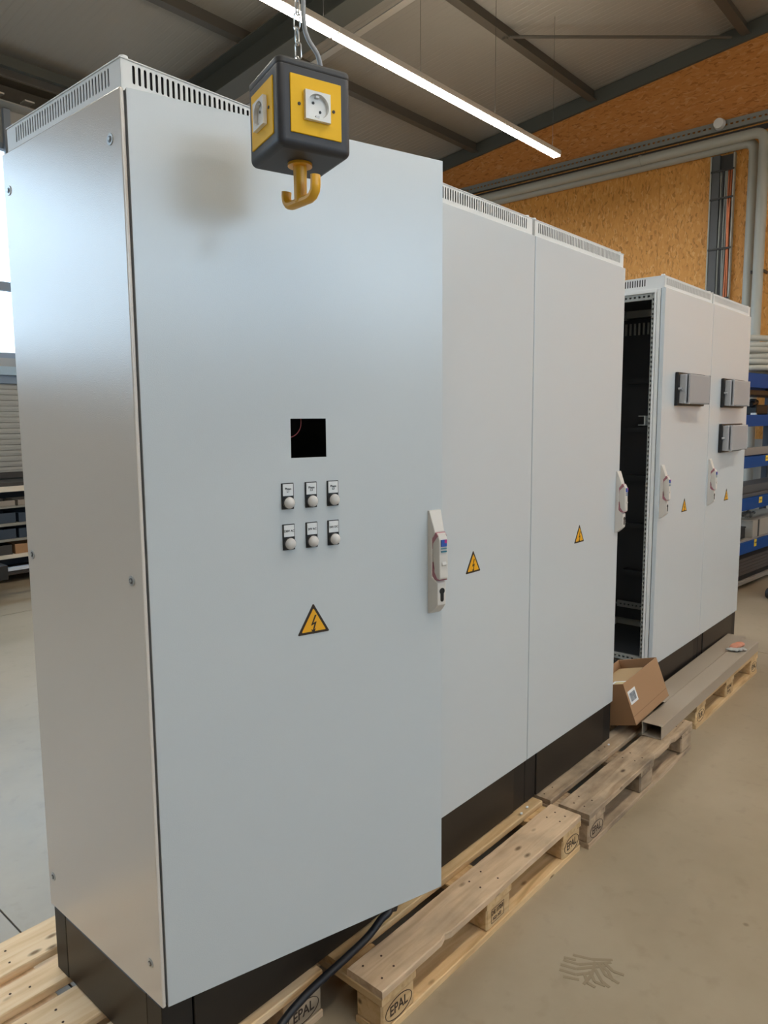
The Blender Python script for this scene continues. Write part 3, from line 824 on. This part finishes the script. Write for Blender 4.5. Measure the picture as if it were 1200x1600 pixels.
# open cardboard box
bx = thing('cardboard_box', 'open brown cardboard box tilted against the ducts', 'box', (2.4804, -.0913, .215))
bx.rotation_mode = 'XYZ'
def rotm(a): return Matrix.Rotation(a[0], 3, 'Z') @ Matrix.Rotation(a[1], 3, 'X') @ Matrix.Rotation(a[2], 3, 'Y')
bx.rotation_euler = rotm((-0.1025, -0.3043, -0.1375)).to_euler()
Lb, Wb, Hb, th = .358, .222, .2056, .005
c_ = BOXM
MB().box(0, Lb, 0, Wb, 0, th).out('box_bottom', c_, bx)
MB().box(0, Lb, 0, th, 0, Hb).out('box_side', c_, bx, bevel=.001)
MB().box(0, Lb, Wb-th, Wb, 0, Hb).out('box_side', c_, bx, bevel=.001)
MB().box(0, th, th, Wb-th, th, Hb).out('box_side', c_, bx, bevel=.001)
MB().box(Lb-th, Lb, th, Wb-th, th, Hb).out('box_side', c_, bx, bevel=.001)
MB().box(.0, Lb, -.0006, 0, .040, .0425).out('box_crease', M('crease', (.27, .15, .075), .9), bx)
lb = MB().box(.012, .085, -.0012, 0, .095, .160).out('box_label', WHITEL, bx)
mb = MB(); xx = .022
rg = random.Random(3)
while xx < .074:
    w_ = rg.choice((.0012, .002, .003)); mb.box(xx, xx+w_, -.0016, -.0012, .107, .148); xx += w_+rg.choice((.0012, .002))
mb.out('label_print', M('print_grey', (.15, .17, .2), .7), lb)
# smaller light carton lying in the box
inn = thing('small_carton', 'pale carton with a white label lying inside the open box', 'box', bx.location + rotm((-0.1025, -0.3043, -0.1375)) @ Vector((.01, .012, .125)))
inn.rotation_euler = bx.rotation_euler
MB().box(0, .30, 0, .19, 0, .05).out('carton', CARDIN, inn, bevel=.003)
a_ = MB().box(.02, .11, .03, .11, .05, .0512).out('carton_label', WHITEL, inn)
MB().box(.03, .10, .045, .095, .0512, .0517).out('label_print', M('print_yellow', (.6, .5, .25), .6), a_)
# black cable in front of the first cabinet
mb = MB(); mb.tube(spline([(.77, .0, .245), (.735, -.05, .205), (.693, -.05, .192), (.636, -.05, .170), (.543, -.05, .158), (.443, -.05, .150), (.377, -.05, .140), (.30, -.055, .122), (.20, -.07, .08), (.10, -.10, .03), (.0, -.14, .0115), (-.15, -.2, .0115)]), .011, 12)
o = mb.out('power_cable', CABLEK, None, smooth=True)
tag(o, 'thick black cable hanging from under the ajar door over the pallet corner', 'cable')
mb = MB(); mb.box(-.018, .018, -.011, .011, -.012, .012)
p_ = mb.out('cable_plug', BLACK, o, bevel=.003); p_.location = (.745, -.048, .205); p_.rotation_euler = (0, .4, 0)
# foam crumbs by the plinth
for (x, y, cl_) in ((1.545, -.022, 'at the left end of the black plinth joint'), (1.60, -.015, 'at the right end of the black plinth joint'), (2.335, -.02, 'near the tilted cardboard box')):
    mb = MB(); bmesh.ops.create_icosphere(mb.b, subdivisions=1, radius=.007, matrix=Matrix.Diagonal((1.2, .8, .6, 1)))
    o = mb.out('foam_crumb', WHITEL, None); o.location = (x, y, .149)
    tag(o, 'tiny white foam crumb '+cl_, 'crumb', 'foam crumbs at the plinth')
# shoe print on the floor: dark tread bars
fp = MB()
def bar(p, q, w):
    p, q = Vector(p), Vector(q); d_ = (q-p).normalized(); n_ = Vector((-d_.y, d_.x))*w/2
    A = [p+n_, q+n_*.9, q-n_*.9, p-n_]
    bar.k += 1; fp.prism([tuple(a) for a in A], .0, .0005+.00004*bar.k, 'z')
bar.k = 0
def cubicbars():
    import itertools
    F_ = [((895, 1492), (925, 1499), (957, 1500)), ((881, 1496), (900, 1500)), ((880, 1500), (904, 1507), (955, 1504)),
          ((876, 1507), (900, 1514), (950, 1509)), ((874, 1515), (900, 1523), (925, 1520)), ((880, 1526), (905, 1531)),
          ((930, 1503), (925, 1523), (912, 1538)), ((935, 1504), (945, 1523), (967, 1537)), ((930, 1515), (940, 1533), (952, 1543)),
          ((938, 1508), (950, 1518), (958, 1533)), ((945, 1505), (958, 1518), (975, 1524)), ((913, 1522), (918, 1536), (930, 1543)), ((922, 1518), (929, 1534), (946, 1541))]
    return F_
def unproj(px, py):
    dx, dy = (px-600-7.2959)/F, -(py-800+10.9126)/F
    d_ = r2*dx+u2*dy+fw
    t = -cam.location.z/d_.z
    return (cam.location+d_*t).to_2d()
for ln in cubicbars():
    P = [unproj(*q) for q in ln]
    for i in range(len(P)-1): bar(P[i], P[i+1], .010)
PRN = M('tread_dirt', (0.29, 0.235, 0.155), 0.45)
tag(fp.out('shoe_print', PRN), 'faint dark shoe tread print on the bare concrete', 'stain', kind='stuff')

# ------------------------------------------------------------------ roof steel
for i, y in enumerate((4.95, 3.13, 1.31, -.51, -2.33, -4.15, -5.97, -7.79)):
    t = thing('roof_purlin', ['steel roof purlin nearest the window wall, meeting the board wall low', 'steel roof purlin second from the window wall, meeting the board wall', 'steel roof purlin at the top right corner of the photo'][i] if i < 3 else 'steel roof purlin out of the photo, '+['nearest','second','third','fourth','fifth'][i-3]+' past the top right corner', 'beam', (0, y, zroof(y)), group='roof purlins')
    hh = .13
    MB().box(XL, XR-.03, -.004, .004, -hh, -.001).out('web', STEELR, t)
    MB().box(XL, XR-.03, -.05, .05, -hh-.006, -hh).out('flange', STEELR, t)
for x, w, lbl in ((4.33, .26, 'deep grey steel rafter crossing above the hanging socket cube'), (-1.9, .26, 'deep grey steel rafter behind the camera')):
    t = thing('roof_rafter', lbl, 'beam', (x, 0, 0))
    for ya, yb in ((YF+.01, -1.0), (-1.0, YB-.01)):
        za, zb = zroof(ya)-.14, zroof(yb)-.14
        hh = .30
        def q(x0, x1, a, b_):
            mb = MB(); mb.prism([(ya, za-a), (yb, zb-a), (yb, zb-b_), (ya, za-b_)], x0, x1, 'x'); return mb
        q(-.006, .006, .0, hh).out('web', STEEL, t)
        q(-w/2, w/2, hh, hh+.016).out('flange', STEEL, t)
        q(-w/2, w/2, 0, .012).out('flange', STEEL, t)
t = thing('crane_rail_strip', 'pale zinc strip running beside the deep steel rafter', 'beam', (4.60, 0, 0))
za, zb = zroof(1)-.42, zroof(YB)-.42
MB().prism([(3.0, zroof(3)-.45), (YB-.35, zb-.03), (YB-.35, zb-.04), (3.0, zroof(3)-.46)], -.01, .07, 'x').out('strip', STEELZ, t)
# wind brace rod
t = thing('brace_rod', 'thin steel rod stretched diagonally under the ceiling to the board wall', 'rod')
MB().cyl((6.317, 3.12, 5.72), (8.40, 1.45, 5.93), .016, 8).out('rod', STEELR, t)
MB().cyl((6.317, 3.12, 5.69), (6.317, 3.12, 5.76), .03, 8).out('rod_clamp', STEELR, t)
# zinc edge trim along the wall top
mb = MB(); mb.prism([(-1, zroof(-1)-.19), (YB-.02, zroof(YB)-.19), (YB-.02, zroof(YB)-.01), (-1, zroof(-1)-.01)], XR-.06, XR-.021, 'x')
struct(mb.out('trim_1', STEEL))

# eave steel over the back windows
t = thing('eave_girder', 'horizontal grey steel girder above the window band at the left', 'beam', (0, YB-.01, 0))
MB().box(XL+.01, XR-.1, -.012, 0, 4.98, 5.20).out('web', STEELR, t)
MB().box(XL+.01, XR-.1, -.20, -.0, 5.20, 5.215).out('flange', STEELR, t)
MB().box(XL+.01, XR-.1, -.20, -.0, 4.965, 4.98).out('flange', STEELZ, t)
MB().box(XL+.01, XR-.1, -.35, -.28, 5.26, 5.36).out('rail', STEEL, t)
for x in (2.10, 2.55, 2.86, 3.3):
    MB().box(x, x+.10, -.14, -.012, 5.06, 5.075).out('glint_strip', SHELFW, t)  # pale strips painted in as bright glints between the girder bands
for i, x in enumerate((2.70,)):
    t = thing('wall_post', 'pale blue-grey steel post between the bright windows at the left edge', 'post', (x, YB-.06, 0))
    MB().box(-.035, .035, -.0, .05, 2.3, 4.96).out('post', BLUEG, t)

# ------------------------------------------------------------------ strip lights
def strip(x0, x1, y, z, label, group):
    t = thing('strip_light', label, 'lamp', (x0, y, z), group=group)
    L = x1-x0
    MB().box(.004, L-.004, -.050, .050, .012, .060).out('light_housing', SHELFW, t, bevel=.004)
    MB().box(.012, L-.012, -.038, .038, 0, .012).out('diffuser', LEDM, t)
    MB().box(.012, L-.012, -.034, .034, .060, .064).out('diffuser', LEDU, t)  # added glowing strip on top of the housing
    MB().box(-.002, .004, -.036, .036, .002, .054).out('end_cap', BLACKG, t)
    MB().cyl((L*.9, 0, .055), (L*.9, 0, zroof(y)-z-.002), .0022, 6).out('suspension_wire', BLACKG, t)
    MB().cyl((L*.9, 0, .055), (L*.9, 0, .075), .012, 8).out('wire_clamp', BLACKG, t)
    return t
ORD = ['nearest', 'second', 'third', 'fourth', 'fifth', 'sixth', 'seventh', 'eighth', 'ninth']
names = ['lit strip lamp at the far end of the line of lights', 'lit strip lamp second from the far end of the line', 'lit strip lamp just right of the hanging socket cube', 'lit strip lamp passing behind the cube chain at the top edge']
xs = [6.73, 5.60, 4.45, 3.314, 2.18]
for i in range(4): strip(xs[i+1], xs[i], 2.70, 4.5, names[i], 'strip lights in a line')
for k in range(5): strip(2.18-1.13*(k+1), 2.18-1.13*k, 2.70, 4.5, 'lit strip lamp beyond the top edge of the photo, '+ORD[k]+' past the frame', 'strip lights in a line')
for y, nm in ((-1.7, 'over the aisle'), (-5.5, 'by the front windows')):  # unseen rows put in to light the doors and board wall
    for k in range(9): strip(7.86-1.13*(k+1), 7.86-1.13*k, y, 4.5, 'unseen lit strip lamp in the row '+nm+', '+ORD[k]+' from the board wall', 'strip lights out of view')

# ------------------------------------------------------------------ board wall fittings
t = thing('cable_tray', 'long perforated zinc cable tray running along the board wall', 'cable tray', (XR-.02, 0, 0))
n = 0
sl = [( -1+i*.06, -1+i*.06+.03, 4.995, 5.015) for i in range(int(8/.06))]
slot_plate((-1.02, YB-.05), 4.95, 5.058, sl, .002, lambda u, v, tt: (-.055-tt, u, v), rnd=False).out('tray_side', GALV, t)
MB().box(-.055, -.002, -1.02, YB-.05, 4.95, 4.953).out('tray_bottom', GALV, t)
MB().box(-.012, -.002, -1.02, YB-.05, 4.87, 4.93).out('tray_shadow_strip', BLACKG, t)  # dark strip painted in as the shadow gap below the tray
o = MB().cyl((8.45-.04, 1.54, 5.02), (8.45-.10, 1.54, 5.02), .065, 20, .055).out('motion_sensor', SOCK, None, smooth=True)
tag(o, 'round white sensor mounted on the cable tray above the pipes', 'sensor')
def drain(pts, label):
    mb = MB(); P = []
    V3 = [Vector(p) for p in pts]
    P.append(V3[0])
    for i in range(1, len(V3)-1):
        a = (V3[i-1]-V3[i]).normalized(); c = (V3[i+1]-V3[i]).normalized(); r = .12
        for k in range(9):
            tt = k/8
            P.append(V3[i]+a*r*(1-tt)**2+c*r*tt**2)
    P.append(V3[-1])
    mb.tube(P, .056, 18)
    t = thing('white_pipe', label, 'pipe', group='pipes on the board wall')
    mb.out('pipe', PIPEW, t, smooth=True)
    return t
p1 = drain([(8.33, YB-.02, 4.80), (8.33, 1.03, 4.80), (8.33, 1.03, 0.05)], 'white pipe bending down at the right edge, outer of the two')
mb = MB(); mb.cyl((8.33, 2.42, 4.80), (8.33, 2.45, 4.80), .063, 18); mb.box(8.30, 8.37, 2.42, 2.45, 4.80, 4.83); mb.out('pipe_clamp', PIPEW, p1)
p2 = drain([(8.435, YB-.02, 4.755), (8.435, 1.16, 4.755), (8.435, 1.16, 0.05)], 'white pipe bending down beside the cable trunk, inner of the two')
for pp, yv in ((p1, 1.03), (p2, 1.155)):
    for zz in (3.3, 2.5): MB().box(8.33, 8.49, yv-.06, yv-.045, zz-.015, zz+.015).out('pipe_clamp', BLACKG, pp)
t = thing('cable_riser', 'open vertical riser of dark cables and copper strands on the board wall', 'cable tray', (XR-.005, 1.365, 0))
MB().box(-.06, 0, .255, .27, 0.1, 4.69).out('trunk_side', PIPEW, t)
MB().box(-.06, 0, 0, .015, 0.1, 4.69).out('trunk_side', PIPEW, t)
MB().box(-.008, 0, .015, .255, 0.1, 4.69).out('trunk_back', BLACKG, t)
MB().box(-.05, -.01, .165, .25, 0.1, 4.69).out('duct', M('trunk_dark_grey', (.10, .105, .11), .5), t)
for i, (yy_, m_, r_) in enumerate(((.150, GALV, .012), (.126, BLACKG, .011), (.103, GALV, .011), (.082, GALV, .010), (.062, COPPER, .011), (.042, COPPER, .012))):
    pts = [(-.03+.006*math.sin(k*1.3+i), yy_+.004*math.sin(k*.9+i*2), .12+k*.2) for k in range(23)]
    MB().tube(pts, r_, 7).out('cable', m_, t, smooth=True)
for zz in (3.05, 3.62, 4.19, 4.5, 2.5, 1.9):
    MB().box(-.066, -.058, .0, .26, zz, zz+.02).out('trunk_strap', BLACKG, t)
# white board standing at the wall behind the rack
o = MB().box(8.44, 8.47, -1.6, 1.07, 0.005, 1.412).out('white_board', WPANEL, None, bevel=.004)
tag(o, 'large white board leaning on the board wall behind the blue rack', 'board')

# ------------------------------------------------------------------ blue rack
RX, RYy, RA = 6.9, .6, R(-5)
rk = thing('storage_rack', 'blue steel storage rack at the right edge behind the last cabinet', 'rack', (RX, RYy, 0), RA)
X0, X1, DP = -1.0, 1.3, .36
for x in (X0, X1-.06):
    for y in (0, DP-.06): MB().box(x, x+.06, y, y+.06, 0, 2.08).out('post', M('rack_post', (.03, .035, .05), .5), rk, bevel=.004)
lv = [(1.945, 2.08), (1.58, 1.69), (1.185, 1.293), (.778, .895), (.354, .46)]
for z0, z1 in lv:
    MB().box(X0+.0, X1, -.035, 0, z0, z1).out('shelf_beam', BLUE, rk, bevel=.004)
    MB().box(X0+.0, X1, DP, DP+.035, z0, z1).out('shelf_beam', BLUE, rk, bevel=.004)
for z in (1.88, .045): MB().box(X0, X1, .002, DP, z, z+.045).out('shelf', BLACK, rk)
MB().box(X0, X1, .002, DP, .46, .475).out('shelf', SHEET, rk)
MB().box(X0, X1, -.03, 0.0, .05, .085).out('bottom_rail', SHEET, rk)
YT = M('tag_yellow', (.80, .55, .03), .5)
def ytag(x, z, w=.075, h=.052):
    o = MB().box(x, x+w, -.038, -.035, z, z+h).out('shelf_tag', YT, rk)
    mb = MB()
    for i in range(4): mb.box(x+.012+i*.014, x+.020+i*.014, -.0386, -.038, z+h*.4, z+h*.62)
    mb.out('tag_print', INK, o)
ytag(.31, 1.62, .09, .07); ytag(.205, 1.235, .1, .055); ytag(.09, .825, .08, .06); ytag(.02, .40, .06, .07)
# stuff on it: sheets, profiles, coil, tools
def rt_(x, y, z=0):
    c_, s_ = math.cos(RA), math.sin(RA); return (RX+x*c_-y*s_, RYy+x*s_+y*c_, z)
def rthing(name, label, cat, x, y, z): return thing(name, label, cat, rt_(x, y, z), RA)
t = rthing('cable_channel', 'folded beige-grey metal channel lying on the third beam of the blue rack', 'metal profile', -.3, -.01, 1.293)
MB().prism([(0.07, 0), (.28, 0), (.28, .01), (.14, .072), (.07, .075)], 0, 1.5, 'x').out('channel', SHEET, t, bevel=.002)
t = rthing('steel_profile', 'dark grey steel profile lying on the fourth beam of the blue rack', 'metal profile', -.39, -.01, .895)
MB().box(0, 1.6, .0, .25, 0, .035).box(0, 1.6, .03, .25, .035, .11).out('profile', M('profile_dark', (.11, .11, .12), .4, .5), t, bevel=.002)
t = rthing('metal_trough', 'pale beige metal trough on the low shelf of the blue rack', 'trough', .07, .0, .4765)
MB().box(0, 1.13, 0, .3, 0, .17).out('trough', M('trough_beige', (.36, .33, .28), .5), t, bevel=.003)
MB().box(.13, .16, -.004, 0, .0, .17).out('trough_rib', BLACKG, t)
t = rthing('scrap_pile', 'grey crumpled scrap lying on the pale trough', 'scrap', .1, .08, .648)
mb = MB(); rg = random.Random(4)
for i in range(14): bmesh.ops.create_icosphere(mb.b, subdivisions=1, radius=rg.uniform(.015, .032), matrix=Matrix.Translation((i*.022, rg.uniform(0, .1), rg.uniform(.034, .04))) @ Matrix.Diagonal((1, 1, rg.uniform(.6, 1.4), 1)))
mb.out('scrap', M('scrap_grey', (.16, .155, .14), .7), t)
t = rthing('black_crate', 'small black crate on the low shelf of the blue rack', 'crate', -.30, .05, .4765)
MB().box(0, .31, 0, .27, 0, .10).box(-.005, .315, -.005, .275, .10, .115).out('crate', BLACK, t, bevel=.004)
t = rthing('sheet_stack', 'dark brown stack of sheets at the bottom of the blue rack', 'sheets', -.5, .06, .091)
for k in range(5): MB().box(.01*k, 1.7-.01*k, 0.01, .25, k*.034, k*.034+.03).out('sheet', M('sheet_brown', (.10, .08, .07), .6), t)
t = rthing('power_tool', 'black power tool lying on the second beam of the blue rack', 'tool', .40, .1, 1.6905)
mb = MB(); mb.box(-.12, .2, 0, .10, 0, .10); mb.cyl((-.16, .05, .10), (.0, .05, .13), .03, 12); mb.box(-.1, -.06, .02, .08, .09, .16); mb.out('tool_body', BLACK, t, bevel=.01)
MB().box(-.13, -.10, 0, .05, 0, .02).out('tool_tip', SOCK, t)
# second shelf surface for it
MB().box(X0, X1, .0, DP, 1.655, 1.69).out('shelf', BLACK, rk)
# pale conduit coil
t = rthing('conduit_coil', 'coil of pale grey conduit piled on top of the blue rack', 'coil', .62, .18, 2.083)
mb = MB(); P = []
for i in range(0, 6*28+1):
    a = 2*PI*i/28; lvl = i/28
    r = .50+.015*math.sin(lvl*2.3); P.append((r*1.15*math.cos(a), .20*math.sin(a), .034+lvl*.056+.006*math.sin(a*1.5)))
mb.tube(P, .030, 10); mb.out('conduit', PIPEW, t, smooth=True)
# pallet truck at the right edge
pt = thing('pallet_truck', 'dark hand pallet truck standing under the end of the blue rack', 'pallet truck', (6.42, .20, 0), R(-20))
CH = M('truck_dark', (.05, .05, .05), .4, .4)
mb = MB(); mb.prism([(0, .10), (.05, .24), (.35, .34), (.42, .34), (.42, .12), (.1, .06)], -.12, .12, 'y', ); mb.out('body', CH, pt, bevel=.01)
MB().cyl((.03, -.13, .05), (.03, -.07, .05), .05, 18).out('wheel', BLACK, pt, smooth=True)
MB().cyl((.03, .07, .05), (.03, .13, .05), .05, 18).out('wheel', BLACK, pt, smooth=True)
MB().cyl((.03, -.14, .05), (.03, .14, .05), .012, 8).out('axle', SCREW, pt)
MB().cyl((.01, -.05, .12), (-.005, -.05, .16), .022, 12).out('hub', SCREW, pt, smooth=True)
for y in (-.2, .12): MB().box(.4, 1.5, y, y+.12, .06, .10).out('fork', CH, pt, bevel=.008)
MB().box(.36, .44, -.2, .24, .05, .16).out('yoke', CH, pt, bevel=.008)
MB().cyl((.25, 0, .30), (.42, 0, 1.1), .017, 10).out('tow_bar', CH, pt)
MB().cyl((.42, -.12, 1.1), (.42, .12, 1.1), .014, 10).out('grip', BLACK, pt)

# ------------------------------------------------------------------ back-left: shutter, shelving, trolley
t = thing('roller_shutter', 'pale grey roller shutter with narrow slats under the left window', 'shutter', (0, YB-.005, 0))
MB().box(-2, 5, -.14, -.0, 2.17, 2.26).out('shutter_ledge', M('ledge_skylit', (.40, .55, .68), .4), t)  # sky light on the ledge put into its blue
MB().box(-2, 5, -.10, 0, 2.08, 2.17).out('shutter_box', M('ledge_shade', (.20, .27, .36), .5), t)
SLAT = M('slat_grey', (.36, .37, .35), .55)
k = 0
z = 2.08
sl0 = None
while z > 1.12:
    if sl0 is None:
        sl0 = MB().prism([(0, 0), (-.058, -.002), (-.062, -.03), (-.058, -.057), (0, -.058)], -2, 5, 'x').out('slat', SLAT, t); o = sl0
    else: o = sl0.copy(); COL.objects.link(o); o.parent = t
    o.location = (0, 0, z); z -= .0600
MB().box(-2, 5, -.08, 0, z-.06, z).out('bottom_bar', BLACKG, t)
sh = thing('shelving_unit', 'low shelving with pale boards and dark trays under the roller shutter', 'shelf', (-1.5, 6.45, 0))
LS = 6.0
for x in (0, 1.5, 3.0, 4.5, LS-.04): MB().box(x, x+.04, 0.01, .44, .0, .95).out('upright', SHEET, sh)
for z0, th_, m_ in ((.955, .055, SHELFW), (.785, .02, GALV), (.60, .03, GALV), (.44, .025, GALV), (.262, .038, SHELFW), (.09, .03, BLACKG)):
    MB().box(0.001, LS-.001, 0, .45, z0, z0+th_).out('shelf_board', m_, sh, bevel=.002)
MB().box(0, LS, .445, .45, .1, .95).out('shelf_back', BIN, sh)
MB().box(.01, LS-.01, .02, .45, 1.0102, 1.05).out('added_dark_sheet', BLACKG, sh)  # added dark sheet that takes down the brightness of the top board
rg = random.Random(9)
NTH = ['leftmost', 'second', 'third', 'fourth', 'fifth']
for (z0, hmax, m_, sn) in ((.8055, .075, SHEET, 'top shelf'), (.6305, .12, BIN, 'second shelf from the top'), (.4655, .12, BIN, 'third shelf from the top'), (.3005, .125, BLACKG, 'lowest pale shelf')):
    x = 3.06; kk_ = 0
    while x < 4.05:
        w_ = rg.uniform(.25, .42); h_ = hmax*rg.uniform(.75, 1)
        t = thing('storage_tray', ('grey' if z0 > .8 else 'dark')+' open tray on the '+sn+' of the low shelving, '+NTH[kk_]+' along', 'tray', (-1.5+x, 6.48, z0), group='storage trays on the low shelving')
        mm = m_ if rg.random() < .75 else BOXM
        if z0 > .8: mm = SHEET
        MB().box(0, w_, 0, .006, 0, h_).box(0, w_, .30, .306, 0, h_).box(0, .006, .006, .30, 0, h_).box(w_-.006, w_, .006, .30, 0, h_).box(.006, w_-.006, .006, .3, 0, .006).out('tray_body', mm, t, bevel=.002)
        x += w_+.03; kk_ += 1
t = thing('machine_table', 'black machine end with a bright steel bar at the left edge', 'machine', (1.60, 5.70, 0))
MB().box(-.5, .31, 0, .5, .20, .34).out('machine_body', BLACK, t, bevel=.01)
for x in (-.45, .2): MB().box(x, x+.05, .1, .15, 0, .2).out('leg', BLACK, t)
MB().box(.31, 1.2, .05, .10, .27, .30).out('steel_bar', M('bar_blue_white', (.6, .68, .8), .25, .4), t)
MB().box(1.15, 1.19, .05, .10, 0, .27).out('leg', BLACK, t)
